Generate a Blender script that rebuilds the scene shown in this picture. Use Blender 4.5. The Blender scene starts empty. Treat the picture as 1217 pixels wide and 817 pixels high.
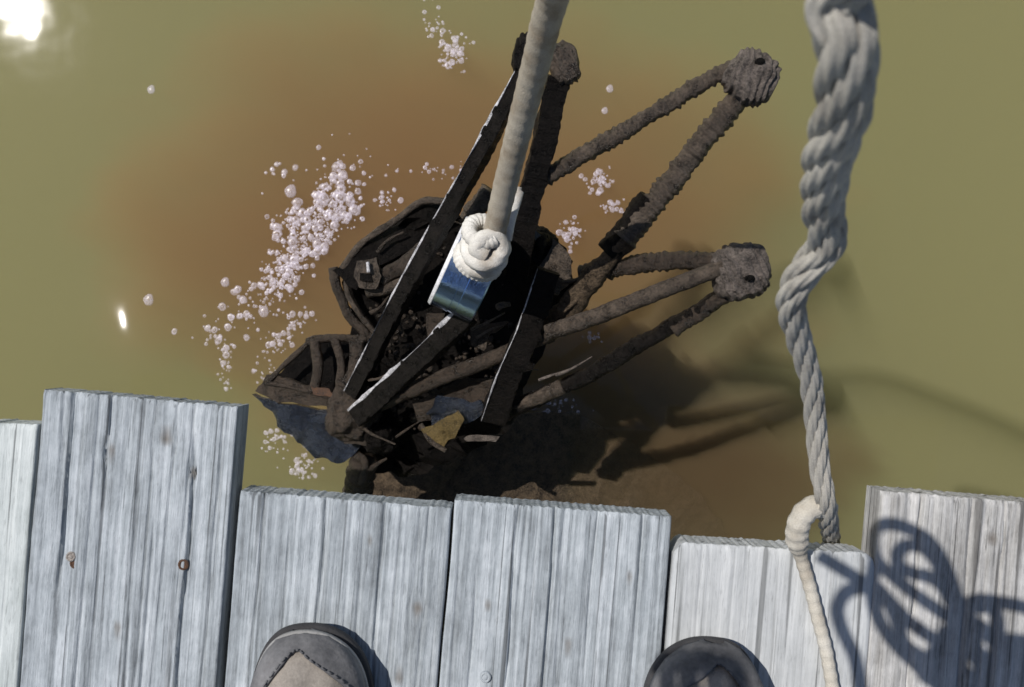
import bpy, bmesh, math, random, bisect
from mathutils import Vector, Matrix, noise, Euler

scene = bpy.context.scene
C = scene.collection
R = math.radians

# ---------------------------------------------------------------- camera, sky, sun, exposure
F = 1150.0                      # focal length in pixels of the 1217 px wide photograph
CX, CY = 608.5, 408.5
CAM_H = 0.85                    # camera height above the deck (deck top is z = 0)
cam_d = bpy.data.cameras.new('camera')
cam_d.sensor_width = 36.0
cam_d.lens = 36.0 * F / 1217.0
cam_d.clip_start = 0.01
cam_d.clip_end = 500.0
cam = bpy.data.objects.new('camera', cam_d)
cam.location = (0, 0, CAM_H)
cam.rotation_euler = (0, 0, 0)  # looking straight down, top of the picture is +Y (out over the water)
cam_d.dof.use_dof = True
cam_d.dof.focus_distance = 0.98
cam_d.dof.aperture_fstop = 9.0
C.objects.link(cam)
scene.camera = cam

SUN = Vector((-0.512, 0.342, 1.0)).normalized()       # towards the sun
world = bpy.data.worlds.new('World')
scene.world = world
world.use_nodes = True
wn = world.node_tree
sky = wn.nodes.new('ShaderNodeTexSky')
sky.sky_type = 'NISHITA'
sky.sun_disc = False
sky.sun_elevation = math.asin(SUN.z)
sky.sun_rotation = math.atan2(SUN.x, SUN.y)
wn.links.new(sky.outputs[0], wn.nodes['Background'].inputs[0])
wn.nodes['Background'].inputs[1].default_value = 0.075

sun_d = bpy.data.lights.new('sun', 'SUN')
sun_d.energy = 4.5
sun_d.angle = R(0.4)
sun_d.color = (1.0, 0.95, 0.88)
sun = bpy.data.objects.new('sun', sun_d)
sun.rotation_euler = SUN.to_track_quat('Z', 'Y').to_euler()
C.objects.link(sun)

scene.view_settings.view_transform = 'Standard'
scene.view_settings.look = 'None'
scene.view_settings.exposure = 0.0
scene.view_settings.gamma = 1.0
scene.view_settings.use_curve_mapping = False
scene.cycles.volume_bounces = 2
scene.cycles.max_bounces = 10
scene.cycles.use_denoising = True

WATER_Z = -0.60

# ---------------------------------------------------------------- helpers
def P(px, py, z):
    """the point at height z that the photograph shows at pixel px, py"""
    Z = CAM_H - z
    return Vector(((px - CX) * Z / F, -(py - CY) * Z / F, z))

def S(px, z):
    """metres for a length of px pixels at height z"""
    return px * (CAM_H - z) / F

def mesh_obj(name, verts, faces, mat, parent=None, smooth=True, edges=()):
    me = bpy.data.meshes.new(name)
    me.from_pydata([tuple(v) for v in verts], list(edges), faces)
    me.update()
    if smooth:
        me.shade_smooth()
    if mat:
        me.materials.append(mat)
    o = bpy.data.objects.new(name, me)
    C.objects.link(o)
    if parent:
        o.parent = parent
        o.matrix_parent_inverse = parent.matrix_world.inverted()
    return o

def empty(name, loc, label, cat, group=None):
    o = bpy.data.objects.new(name, None)
    o.location = loc
    o.empty_display_size = 0.05
    C.objects.link(o)
    o.matrix_world = Matrix.Translation(loc)
    tag(o, label, cat, group)
    return o

def tag(o, label=None, cat=None, group=None, kind=None):
    if label: o['label'] = label
    if cat: o['category'] = cat
    if group: o['group'] = group
    if kind: o['kind'] = kind
    return o

def spline(pts, n):
    """Catmull-Rom through pts, resampled to n points evenly by arc length"""
    pts = [Vector(p) for p in pts]
    if len(pts) == 2:
        return [pts[0].lerp(pts[1], i / (n - 1)) for i in range(n)]
    e = [pts[0] * 2 - pts[1]] + pts + [pts[-1] * 2 - pts[-2]]
    fine = []
    for i in range(1, len(e) - 2):
        a, b, c, d = e[i - 1], e[i], e[i + 1], e[i + 2]
        for k in range(24):
            t = k / 24
            fine.append(0.5 * ((2 * b) + (c - a) * t + (2 * a - 5 * b + 4 * c - d) * t * t + (3 * b - a - 3 * c + d) * t ** 3))
    fine.append(pts[-1])
    L = [0]
    for i in range(1, len(fine)):
        L.append(L[-1] + (fine[i] - fine[i - 1]).length)
    out, j = [], 0
    for i in range(n):
        s = L[-1] * i / (n - 1)
        while j < len(L) - 2 and L[j + 1] < s:
            j += 1
        seg = max(1e-9, L[j + 1] - L[j])
        out.append(fine[j].lerp(fine[j + 1], min(1, max(0, (s - L[j]) / seg))))
    return out

def frames(path, up=Vector((0, 0, 1))):
    """tangent, side, normal along the path, carried without twisting"""
    n = len(path)
    T = [(path[min(n - 1, i + 1)] - path[max(0, i - 1)]).normalized() for i in range(n)]
    s = T[0].cross(up)
    if s.length < 1e-4:
        s = T[0].cross(Vector((0, 1, 0)))
    s.normalize()
    out = []
    for i in range(n):
        s = (s - T[i] * s.dot(T[i]))
        s.normalize()
        out.append((T[i], s.copy(), s.cross(T[i]).normalized()))
    return out

def sweep(path, ring, seg, cap=True, up=Vector((0, 0, 1)), base=0):
    """ring(i, t, k, a) -> (offset along side, offset along normal)"""
    fr = frames(path, up)
    n = len(path)
    v, f = [], []
    for i in range(n):
        _, s, m = fr[i]
        for k in range(seg):
            a, b = ring(i, i / (n - 1), k, 2 * math.pi * k / seg)
            v.append(path[i] + s * a + m * b)
    for i in range(n - 1):
        for k in range(seg):
            q = (k + 1) % seg
            f.append((base + i * seg + k, base + (i + 1) * seg + k, base + (i + 1) * seg + q, base + i * seg + q))
    if cap:
        f.append(tuple(base + k for k in range(seg)))
        f.append(tuple(base + (n - 1) * seg + k for k in reversed(range(seg))))
    return v, f

def rot(v, a):
    return (v[0] * math.cos(a) - v[1] * math.sin(a), v[0] * math.sin(a) + v[1] * math.cos(a))

# ---------------------------------------------------------------- materials
class NT:
    def __init__(self, name):
        self.m = bpy.data.materials.new(name)
        self.m.use_nodes = True
        self.t = self.m.node_tree
        self.b = self.t.nodes['Principled BSDF']
        self.out = self.t.nodes['Material Output']
    def n(self, kind, **kw):
        x = self.t.nodes.new(kind)
        for k, v in kw.items():
            if k in x.inputs: x.inputs[k].default_value = v
            else: setattr(x, k, v)
        return x
    def l(self, a, b): self.t.links.new(a, b)
    def coord(self, which='Object', scale=(1, 1, 1), rotz=0):
        tc = self.n('ShaderNodeTexCoord')
        mp = self.n('ShaderNodeMapping')
        mp.inputs['Scale'].default_value = scale
        mp.inputs['Rotation'].default_value = (0, 0, rotz)
        self.l(tc.outputs[which], mp.inputs[0])
        return mp.outputs[0]
    def noise(self, co, scale, detail=4, rough=0.6):
        x = self.n('ShaderNodeTexNoise')
        x.inputs['Scale'].default_value = scale
        x.inputs['Detail'].default_value = detail
        x.inputs['Roughness'].default_value = rough
        self.l(co, x.inputs['Vector'])
        return x.outputs['Fac']
    def ramp(self, fac, stops):
        x = self.n('ShaderNodeValToRGB')
        e = x.color_ramp.elements
        while len(e) < len(stops): e.new(0.5)
        for q, (p, c) in zip(e, stops):
            q.position = p
            q.color = (c, c, c, 1) if isinstance(c, (int, float)) else (*c, 1)
        self.l(fac, x.inputs[0])
        return x.outputs[0]
    def math(self, op, a, b=None):
        x = self.n('ShaderNodeMath', operation=op)
        for i, q in enumerate((a, b)):
            if q is None: continue
            if isinstance(q, (int, float)): x.inputs[i].default_value = q
            else: self.l(q, x.inputs[i])
        return x.outputs[0]
    def mix(self, fac, a, b, blend='MIX'):
        x = self.n('ShaderNodeMix', data_type='RGBA', blend_type=blend)
        for s, q in ((x.inputs[0], fac), (x.inputs[6], a), (x.inputs[7], b)):
            if isinstance(q, (int, float)): s.default_value = q
            elif isinstance(q, tuple): s.default_value = (*q, 1)
            else: self.l(q, s)
        return x.outputs[2]
    def bump(self, h, strength, dist, prev=None):
        x = self.n('ShaderNodeBump')
        x.inputs['Strength'].default_value = strength
        x.inputs['Distance'].default_value = dist
        self.l(h, x.inputs['Height'])
        if prev: self.l(prev, x.inputs['Normal'])
        return x.outputs[0]
    def set(self, **kw):
        for k, v in kw.items():
            k = k.replace('_', ' ')
            if isinstance(v, (int, float)): self.b.inputs[k].default_value = v
            elif isinstance(v, tuple): self.b.inputs[k].default_value = (*v, 1)
            else: self.l(v, self.b.inputs[k])
        return self

def wood(name, dark, mid, light, contrast=1.0, fine=1.0):
    """silvery weathered softwood: grain runs along the plank's own Y"""
    w = NT(name)
    tc = w.n('ShaderNodeTexCoord')
    info = w.n('ShaderNodeObjectInfo')
    off = w.n('ShaderNodeVectorMath', operation='SCALE'); off.inputs[3].default_value = 17.0
    cmb = w.n('ShaderNodeCombineXYZ')
    for i in range(3): w.l(info.outputs['Random'], cmb.inputs[i])
    w.l(cmb.outputs[0], off.inputs[0])
    add = w.n('ShaderNodeVectorMath', operation='ADD')
    w.l(tc.outputs['Object'], add.inputs[0]); w.l(off.outputs[0], add.inputs[1])
    def co(sx, sy, sz):
        m = w.n('ShaderNodeMapping'); m.inputs['Scale'].default_value = (sx, sy, sz)
        w.l(add.outputs[0], m.inputs[0]); return m.outputs[0]
    g1 = w.noise(co(75, 2.0, 75), 1.0, 5, 0.7)
    g2 = w.noise(co(330, 6, 330), 1.0, 5, 0.7)
    g3 = w.noise(co(34, 20, 34), 1.0, 6, 0.75)
    sp = w.noise(co(500, 60, 500), 1.0, 3, 0.6)
    a = w.math('MULTIPLY', g1, 0.38)
    b = w.math('MULTIPLY', g2, 0.30)
    c = w.math('MULTIPLY', g3, 0.32)
    s = w.math('ADD', w.math('ADD', a, b), c)
    col = w.ramp(s, [(0.5 - 0.13 * contrast, dark), (0.5, mid), (0.5 + 0.12 * contrast, light)])
    # dark dirt held in narrow checks
    ck = w.ramp(w.noise(co(95, 1.1, 95), 1.0, 2, 0.5), [(0.30, 0.25), (0.36, 1.0)])
    col = w.mix(ck, tuple(0.45 * x for x in dark), col)
    ck2 = w.ramp(w.noise(co(260, 2.2, 260), 1.0, 2, 0.5), [(0.29, 0.4), (0.37, 1.0)])
    col = w.mix(1.0, col, ck2, 'MULTIPLY')
    spk = w.ramp(sp, [(0.30, 0.75), (0.42, 1.0)])
    col = w.mix(1.0, col, spk, 'MULTIPLY')
    ka = w.n('ShaderNodeAttribute'); ka.attribute_name = 'knot'
    col = w.mix(w.ramp(ka.outputs['Fac'], [(0.0, 0.0), (0.3, 0.45), (0.75, 0.8)]), col, w.mix(g2, (0.045, 0.035, 0.028), (0.22, 0.2, 0.18)))
    h = w.math('ADD', w.math('MULTIPLY', g2, 0.55 * fine), w.math('ADD', w.math('MULTIPLY', sp, 0.3 * fine), w.math('MULTIPLY', g3, 0.6 * fine)))
    w.set(Base_Color=col, Roughness=0.78, Normal=w.bump(h, 0.9, 0.0022))
    w.b.inputs['Specular IOR Level'].default_value = 0.3
    return w.m

M = {}
M['wood'] = wood('weathered_wood', (0.13, 0.145, 0.16), (0.31, 0.345, 0.38), (0.50, 0.54, 0.585))
M['wood_blue'] = wood('pale_wood', (0.26, 0.29, 0.29), (0.44, 0.48, 0.49), (0.6, 0.64, 0.65), 1.1, 0.7)
M['wood_pale'] = wood('worn_smooth_wood', (0.25, 0.265, 0.275), (0.43, 0.45, 0.47), (0.56, 0.58, 0.6), 1.3, 0.5)
M['wood_warm'] = wood('rough_grey_wood', (0.15, 0.145, 0.14), (0.37, 0.37, 0.37), (0.58, 0.58, 0.585))

def mud_mat(name, lo, hi, rough=0.55, bump=0.003, sc=1.0, spec=0.5):
    w = NT(name)
    co = w.coord()
    n1 = w.noise(co, 55 * sc, 5, 0.65)
    n2 = w.noise(co, 300 * sc, 5, 0.75)
    s = w.math('ADD', w.math('MULTIPLY', n1, 0.45), w.math('MULTIPLY', n2, 0.55))
    col = w.ramp(s, [(0.40, lo), (0.60, hi)])
    rg = w.ramp(n1, [(0.35, rough - 0.2), (0.65, rough + 0.12)])
    w.set(Base_Color=col, Roughness=rg, Normal=w.bump(s, 1.0, bump))
    w.b.inputs['Specular IOR Level'].default_value = spec
    return w.m

M['mud'] = mud_mat('caked_mud', (0.007, 0.005, 0.0035), (0.062, 0.044, 0.031), 0.42, 0.006, 1.3, 0.5)
M['mud_brown'] = mud_mat('brown_silt', (0.016, 0.011, 0.007), (0.125, 0.09, 0.058), 0.7, 0.007, 1.3, 0.25)
M['mud_grey'] = mud_mat('grey_silt', (0.013, 0.0095, 0.007), (0.105, 0.08, 0.06), 0.44, 0.006, 1.3, 0.5)
M['mud_pale'] = mud_mat('dried_silt', (0.026, 0.021, 0.018), (0.185, 0.155, 0.135), 0.55, 0.006, 1.5, 0.45)
M['metal_dark'] = mud_mat('wet_dark_metal', (0.002, 0.0017, 0.0016), (0.014, 0.0115, 0.010), 0.40, 0.006, 1.3, 0.16)
M['metal_black'] = mud_mat('wet_black_metal', (0.002, 0.0017, 0.0016), (0.010, 0.008, 0.007), 0.45, 0.006, 1.2, 0.12)
M['pale_glint'] = mud_mat('painted_wet_glint', (0.10, 0.10, 0.11), (0.62, 0.62, 0.66), 0.45, 0.0015, 2.6, 0.6)  # pale colour stands for sun glints on wet metal
M['rust'] = mud_mat('rust', (0.03, 0.016, 0.010), (0.13, 0.065, 0.035), 0.8, 0.003, 2)
M['screw'] = mud_mat('worn_screw_head', (0.16, 0.14, 0.13), (0.42, 0.39, 0.36), 0.55, 0.002, 3)
M['ochre'] = mud_mat('ochre_leaf', (0.055, 0.04, 0.015), (0.17, 0.12, 0.045), 0.6, 0.004, 1.4, 0.3)
M['sky_sheen'] = mud_mat('dark_sky_sheen', (0.005, 0.008, 0.018), (0.025, 0.038, 0.07), 0.30, 0.016, 0.8, 1.0)  # blue base colour stands for sky reflected in glossy dark plates

w = NT('sky_blue_nickel')
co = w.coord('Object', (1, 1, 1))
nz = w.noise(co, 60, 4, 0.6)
w.set(Base_Color=(0.40, 0.58, 0.90), Metallic=1.0, Roughness=w.ramp(nz, [(0.3, 0.08), (0.7, 0.26)]), Normal=w.bump(w.noise(co, 180, 3), 0.3, 0.0008))  # blue of the reflected sky is put into the metal's base colour
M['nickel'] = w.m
M['bright_plate'] = mud_mat('bright_steel', (0.45, 0.45, 0.47), (0.75, 0.76, 0.8), 0.4, 0.0006, 2.0, 0.9)

def rope_mat(name, lo, hi, dirt):
    w = NT(name)
    co = w.coord()
    n1 = w.noise(co, 26, 4, 0.6)
    n2 = w.noise(co, 900, 3, 0.6)
    col = w.ramp(n1, [(0.3, dirt), (0.48, lo), (0.7, hi)])
    col = w.mix(0.35, col, w.ramp(n2, [(0.3, 0.25), (0.7, 1.0)]), 'MULTIPLY')
    w.set(Base_Color=col, Roughness=0.85, Normal=w.bump(n2, 0.8, 0.0012))
    w.b.inputs['Specular IOR Level'].default_value = 0.2
    return w.m
M['rope'] = rope_mat('weathered_twisted_rope', (0.46, 0.44, 0.40), (0.56, 0.54, 0.50), (0.28, 0.26, 0.24))
M['rope_tan'] = rope_mat('dirty_braided_rope', (0.40, 0.355, 0.29), (0.46, 0.42, 0.355), (0.26, 0.205, 0.145))
M['rope_white'] = rope_mat('clean_white_rope', (0.66, 0.64, 0.60), (0.8, 0.79, 0.76), (0.40, 0.35, 0.29))
M['rope_cream'] = rope_mat('cream_braided_line', (0.56, 0.53, 0.47), (0.66, 0.64, 0.59), (0.42, 0.38, 0.32))
M['cord'] = rope_mat('dark_cord', (0.2, 0.19, 0.18), (0.3, 0.28, 0.26), (0.1, 0.1, 0.1))

w = NT('murky_water')
lp = w.n('ShaderNodeNewGeometry')
fres = w.n('ShaderNodeFresnel'); fres.inputs['IOR'].default_value = 1.33
fac = w.math('MULTIPLY', fres.outputs[0], w.math('SUBTRACT', 1.0, lp.outputs['Backfacing']))
co = w.coord()
rip = w.noise(co, 5.0, 3, 0.5)
bm_ = w.bump(rip, 0.5, 0.0028)
def dimple(x, y, r):
    q = w.n('ShaderNodeVectorMath', operation='DISTANCE'); q.inputs[1].default_value = (x, y, WATER_Z)
    w.l(co, q.inputs[0])
    a = w.math('DIVIDE', q.outputs['Value'], r)
    return w.math('POWER', 2.718, w.math('MULTIPLY', w.math('MULTIPLY', a, a), -1.0))
d0 = P(148, 383, WATER_Z)
bm_ = w.bump(dimple(d0.x + 0.014, d0.y - 0.069, 0.10), 1.0, 0.0172, bm_)
w.l(bm_, fres.inputs['Normal'])
gl = w.n('ShaderNodeBsdfGlossy'); gl.inputs['Roughness'].default_value = 0.035
w.l(bm_, gl.inputs['Normal'])
tr = w.n('ShaderNodeBsdfTransparent')
mx = w.n('ShaderNodeMixShader')
w.l(fac, mx.inputs[0]); w.l(tr.outputs[0], mx.inputs[1]); w.l(gl.outputs[0], mx.inputs[2])
w.l(mx.outputs[0], w.out.inputs['Surface'])
pv = w.n('ShaderNodeVolumePrincipled')
pv.inputs['Color'].default_value = (0.70, 0.672, 0.38, 1)
pv.inputs['Density'].default_value = 4.2
pv.inputs['Anisotropy'].default_value = 0.0
w.l(pv.outputs[0], w.out.inputs['Volume'])
M['water'] = w.m

w = NT('stirred_silt')
w.t.nodes.remove(w.b)
tc = w.n('ShaderNodeTexCoord')
ln = w.n('ShaderNodeVectorMath', operation='LENGTH'); w.l(tc.outputs['Object'], ln.inputs[0])
mp = w.n('ShaderNodeMapping'); mp.inputs['Scale'].default_value = (1, 1, 1)
w.l(tc.outputs['Object'], mp.inputs[0])
nn = w.noise(mp.outputs[0], 1.9, 3, 0.55)
fall = w.math('SUBTRACT', 1.0, w.math('ADD', ln.outputs['Value'], w.math('MULTIPLY', w.math('SUBTRACT', nn, 0.5), 1.1)))
den = w.math('MULTIPLY', w.math('MINIMUM', w.math('MAXIMUM', w.math('MULTIPLY', fall, 1.25), 0.0), 1.0), 18.0)
pv = w.n('ShaderNodeVolumePrincipled')
pv.inputs['Color'].default_value = (0.585, 0.345, 0.165, 1)
w.l(den, pv.inputs['Density'])
w.l(pv.outputs[0], w.out.inputs['Volume'])
M['silt'] = w.m

w = NT('bubble_film')
tr = w.n('ShaderNodeBsdfTransparent')
w.set(Base_Color=(0.78, 0.73, 0.86), Roughness=0.25)
mx = w.n('ShaderNodeMixShader')
w.l(w.ramp(w.noise(w.coord('Generated', (1, 1, 1)), 14, 4, 0.8), [(0.40, 0.04), (0.70, 0.75)]), mx.inputs[0])
w.l(tr.outputs[0], mx.inputs[1]); w.l(w.b.outputs[0], mx.inputs[2]); w.l(mx.outputs[0], w.out.inputs['Surface'])
M['bubble'] = w.m

w = NT('lake_bed'); co = w.coord()
w.set(Base_Color=w.ramp(w.noise(co, 4, 5), [(0.3, (0.05, 0.04, 0.025)), (0.7, (0.10, 0.08, 0.05))]), Roughness=0.95)
M['bed'] = w.m

def fabric(name, lo, hi, sc=500, bump=0.0008):
    w = NT(name); co = w.coord()
    n1 = w.noise(co, 22, 4); n2 = w.noise(co, sc, 3)
    col = w.mix(0.5, w.ramp(n1, [(0.3, lo), (0.7, hi)]), w.ramp(n2, [(0.3, 0.5), (0.7, 1.0)]), 'MULTIPLY')
    w.set(Base_Color=col, Roughness=0.9, Normal=w.bump(w.math('ADD', n1, w.math('MULTIPLY', n2, 0.3)), 0.7, bump * 3))
    return w.m
M['shoe_tan'] = fabric('scuffed_suede', (0.15, 0.135, 0.12), (0.38, 0.345, 0.31))
M['shoe_grey'] = fabric('grey_toe_rubber', (0.05, 0.052, 0.06), (0.19, 0.19, 0.20), 300, 0.0010)
M['shoe_dark'] = fabric('black_outsole', (0.02, 0.02, 0.022), (0.05, 0.05, 0.055))
M['shoe_mid'] = fabric('pale_midsole', (0.2, 0.2, 0.2), (0.36, 0.36, 0.36))
M['lace'] = fabric('shoe_lace', (0.3, 0.27, 0.24), (0.5, 0.46, 0.42))
M['denim'] = fabric('denim', (0.02, 0.03, 0.06), (0.05, 0.07, 0.12))
M['shirt'] = fabric('grey_shirt', (0.08, 0.085, 0.09), (0.14, 0.145, 0.15))
w = NT('skin'); w.set(Base_Color=(0.5, 0.3, 0.22), Roughness=0.5); M['skin'] = w.m
M['hair'] = fabric('brown_hair', (0.03, 0.02, 0.012), (0.07, 0.045, 0.03), 200)

# ---------------------------------------------------------------- water, bed
def box(name, a, b, mat, parent=None):
    x0, y0, z0 = a; x1, y1, z1 = b
    v = [(x0, y0, z0), (x1, y0, z0), (x1, y1, z0), (x0, y1, z0), (x0, y0, z1), (x1, y0, z1), (x1, y1, z1), (x0, y1, z1)]
    f = [(3, 2, 1, 0), (4, 5, 6, 7), (0, 1, 5, 4), (1, 2, 6, 5), (2, 3, 7, 6), (3, 0, 4, 7)]
    return mesh_obj(name, v, f, mat, parent, False)

tag(box('water', (-150, -150, WATER_Z - 1.6), (150, 150, WATER_Z), M['water']), kind='structure')
tag(mesh_obj('lake_bed', [(-150, -150, WATER_Z - 1.59), (150, -150, WATER_Z - 1.59), (150, 150, WATER_Z - 1.59), (-150, 150, WATER_Z - 1.59)],
             [(0, 1, 2, 3)], M['bed']), kind='structure')

bmx = bmesh.new()
bmesh.ops.create_icosphere(bmx, subdivisions=3, radius=1.0)
me = bpy.data.meshes.new('sediment_cloud'); bmx.to_mesh(me); bmx.free()
me.materials.append(M['silt'])
cloud = bpy.data.objects.new('sediment_cloud', me)
C.objects.link(cloud)
for v in me.vertices:
    v.co *= 1.25
    if v.co.z > 0.2: v.co.z = 0.2
cloud.scale = (0.60, 0.36, 0.30)
cloud.location = P(540, 270, WATER_Z) - Vector((0, 0, 0.2 * 0.30 + 0.004))
cloud.rotation_euler = (0, 0, R(-6))
tag(cloud, 'brown cloud of stirred silt in the water around the scrap frame', 'silt', kind='stuff')

# brown silt, its colour darkened to carry the frame's shade on the water
w = NT('shade_silt')
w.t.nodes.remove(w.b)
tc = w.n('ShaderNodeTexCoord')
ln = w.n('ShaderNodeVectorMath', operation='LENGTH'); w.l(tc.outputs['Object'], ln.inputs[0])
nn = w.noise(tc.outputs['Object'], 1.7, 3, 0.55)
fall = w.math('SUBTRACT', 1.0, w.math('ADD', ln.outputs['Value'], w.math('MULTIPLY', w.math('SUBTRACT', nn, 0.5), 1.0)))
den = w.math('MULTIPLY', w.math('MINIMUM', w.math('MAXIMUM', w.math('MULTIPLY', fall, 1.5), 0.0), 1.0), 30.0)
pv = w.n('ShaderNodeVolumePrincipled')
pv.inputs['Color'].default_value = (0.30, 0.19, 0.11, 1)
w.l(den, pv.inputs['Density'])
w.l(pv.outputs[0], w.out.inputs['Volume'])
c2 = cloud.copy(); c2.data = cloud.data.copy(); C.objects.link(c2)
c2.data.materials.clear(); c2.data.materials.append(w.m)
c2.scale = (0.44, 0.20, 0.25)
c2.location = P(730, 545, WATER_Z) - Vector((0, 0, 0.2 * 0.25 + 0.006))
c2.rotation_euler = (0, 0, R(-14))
tag(c2, 'brown silt darkened with painted shade in the water between the frame and the middle planks', 'silt', kind='stuff')

# ---------------------------------------------------------------- dock
ANG = R(-4.6)
U = Vector((math.cos(ANG), math.sin(ANG), 0))       # across the planks
V = Vector((-math.sin(ANG), math.cos(ANG), 0))      # out towards the water
TH = 0.038
dock = empty('dock', P(608, 700, 0), 'weathered grey plank dock with uneven board ends', 'dock')

def plank(idx, left, right, front, mat, length=2.2, seed=1, crack=(), tilt=0.0, soft=0.0, relief=1.0, knots=()):
    """left/right: pixel of the two front corners; built with real grooves and a ragged end"""
    rnd = random.Random(seed)
    a, b = P(left, front[0], 0), P(right, front[1], 0)
    wdt = (b - a).dot(U)
    org = a
    nx = max(24, int(wdt / 0.0011))
    ys = [0.0, 0.0012, 0.003, 0.006]
    y = 0.006
    while y < 0.42:
        y += 0.007
        ys.append(y)
    while y < length:
        y += 0.12
        ys.append(y)
    slope = (b - a).dot(V) / wdt
    verts, faces = [], []
    kn = []
    for kx, ky, kr in knots:
        d_ = P(kx, ky, 0) - a
        kn.append((d_.dot(U), -d_.dot(V), S(kr, 0)))
    kval = []
    def knotted(x, y):
        return max([0.0] + [max(0.0, 1 - math.hypot((x - kx) / kr, (y - ky) / (kr * 1.35))) for kx, ky, kr in kn])
    def groove(x, y):
        g = 0.0
        for kx, ky, kr in kn:
            dx, dy = (x - kx) / kr, (y - ky) / (kr * 1.35)
            d = math.hypot(dx, dy)
            if d < 1.0: g += 0.0005 * math.cos(d * 16) - 0.0012 * (1 - d) ** 2
            if d < 4: x -= kr * 0.9 * dx / max(0.3, d) * math.exp(-d * d / 3.0)
        q = noise.noise(Vector((x * 75 + seed * 9.1, y * 1.6, seed * 3.3)))
        g += 0.0013 * q
        rv = abs(noise.noise(Vector((x * 62 + seed * 2.9, y * 1.1, seed * 7.7))))
        if rv < 0.08: g -= 0.0013 * (1 - rv / 0.08)
        q2 = noise.noise(Vector((x * 210 + seed * 5.7, y * 3.5, seed * 1.7)))
        g += 0.00055 * q2
        q3 = noise.noise(Vector((x * 30 + seed, y * 14, seed * 2.2)))
        g += 0.0007 * q3 + 0.0005 * noise.noise(Vector((x * 150, y * 110, seed * 4.1)))
        for cx, cw, cd, y0, y1 in crack:
            c = cx * wdt + 0.0022 * noise.noise(Vector((y * 12, cx * 40, seed)))
            if y0 <= y <= y1:
                e = min(1, (y - y0) / 0.03 + (1 if y0 <= 0 else 0), (y1 - y) / 0.04)
                d = abs(x - c) / cw
                if d < 1: g -= cd * (1 - d * d) * e
        return g * relief
    cols = nx + 1
    for j, y in enumerate(ys):
        for i in range(cols):
            x = wdt * i / nx
            z = groove(x, y) - 0.0012
            ed = min(x, wdt - x)
            rr = 0.0018 + soft
            if ed < rr: z -= (rr - math.sqrt(max(0, rr * rr - (rr - ed) ** 2))) * 0.8
            if y < 0.004: z -= (0.004 - y) * 0.45
            rag = 0.0013 * noise.noise(Vector((x * 260, seed * 4, 0))) + 0.001 * noise.noise(Vector((x * 60, seed * 8, 0)))
            if soft and ed < 0.012: rag += (0.012 - ed) ** 2 / 0.012 * 0.9
            yy = y + rag * max(0, 1 - y / 0.05) - slope * x * max(0, 1 - y / length)
            xx = x + 0.0012 * noise.noise(Vector((y * 9, seed * 6, 1 if i > nx / 2 else 0))) * (1 if i in (0, nx) else 0)
            verts.append(Vector((xx, -yy, z)))
            kval.append(knotted(x, y))
    rows = len(ys)
    for j in range(rows - 1):
        for i in range(nx):
            k = j * cols + i
            faces.append((k, k + cols, k + cols + 1, k + 1))
    loop = [i for i in range(cols)] + [j * cols + nx for j in range(1, rows)] + [(rows - 1) * cols + i for i in range(nx - 1, -1, -1)] + [j * cols for j in range(rows - 2, 0, -1)]
    nb = len(verts)
    for k in loop:
        v = verts[k]
        verts.append(Vector((v.x, v.y, -TH)))
    m = len(loop)
    for q in range(m):
        r = (q + 1) % m
        faces.append((loop[q], loop[r], nb + r, nb + q))
    faces.append(tuple(nb + q for q in range(m - 1, -1, -1)))
    o = mesh_obj('plank', verts, faces, mat, None, False)
    at = o.data.attributes.new('knot', 'FLOAT', 'POINT')
    at.data.foreach_set('value', kval + [0.0] * (len(verts) - len(kval)))
    for p in o.data.polygons:
        p.use_smooth = p.index < (rows - 1) * nx
    o.matrix_world = Matrix.Translation(org) @ Matrix.Rotation(ANG, 4, 'Z') @ Matrix.Rotation(tilt, 4, 'Y')
    o.parent = dock
    o.matrix_parent_inverse = dock.matrix_world.inverted()
    return o

plank(-2, -470, -214, (508, 528), M['wood'], seed=31, crack=((0.4, 0.003, 0.003, 0, 2),))
plank(-1, -206, 44, (494, 505), M['wood_blue'], seed=12, crack=((0.7, 0.002, 0.002, 0, 1),), relief=0.6)
plank(0, 50, 282, (463, 484), M['wood'], seed=3, relief=1.35, knots=((197, 519, 9), (131, 538, 6), (228, 560, 5), (140, 748, 6)),
      crack=((0.155, 0.0022, 0.004, -1, 0.19), (0.80, 0.0022, 0.0035, 0.02, 2), (0.35, 0.0015, 0.0025, -1, 0.10), (0.62, 0.0016, 0.002, 0.1, 0.4), (0.93, 0.0014, 0.002, -1, 0.3)))
plank(1, 285, 536, (584, 605), M['wood'], seed=5, relief=1.1, knots=((496, 724, 8), (474, 804, 7), (440, 640, 4)),
      crack=((0.41, 0.0018, 0.003, -1, 0.2), (0.69, 0.002, 0.0035, -1, 0.3), (0.12, 0.0014, 0.002, -1, 0.3), (0.25, 0.0013, 0.002, 0.02, 0.3), (0.9, 0.0015, 0.002, -1, 0.3)))
plank(2, 540, 799, (595, 615), M['wood'], seed=8, relief=1.1, knots=((748, 690, 5), (580, 718, 5), (675, 770, 6)),
      crack=((0.30, 0.0018, 0.003, -1, 0.4), (0.47, 0.0024, 0.0045, -1, 0.5), (0.66, 0.0016, 0.003, -1, 0.16), (0.87, 0.0018, 0.003, -1, 0.3), (0.13, 0.0013, 0.002, 0.05, 0.4)))
plank(3, 802, 1044, (645, 659), M['wood_pale'], seed=11, soft=0.004, relief=0.45,
      crack=((0.14, 0.0015, 0.0018, 0.0, 0.4), (0.36, 0.0013, 0.0015, -1, 0.3)))
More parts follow.
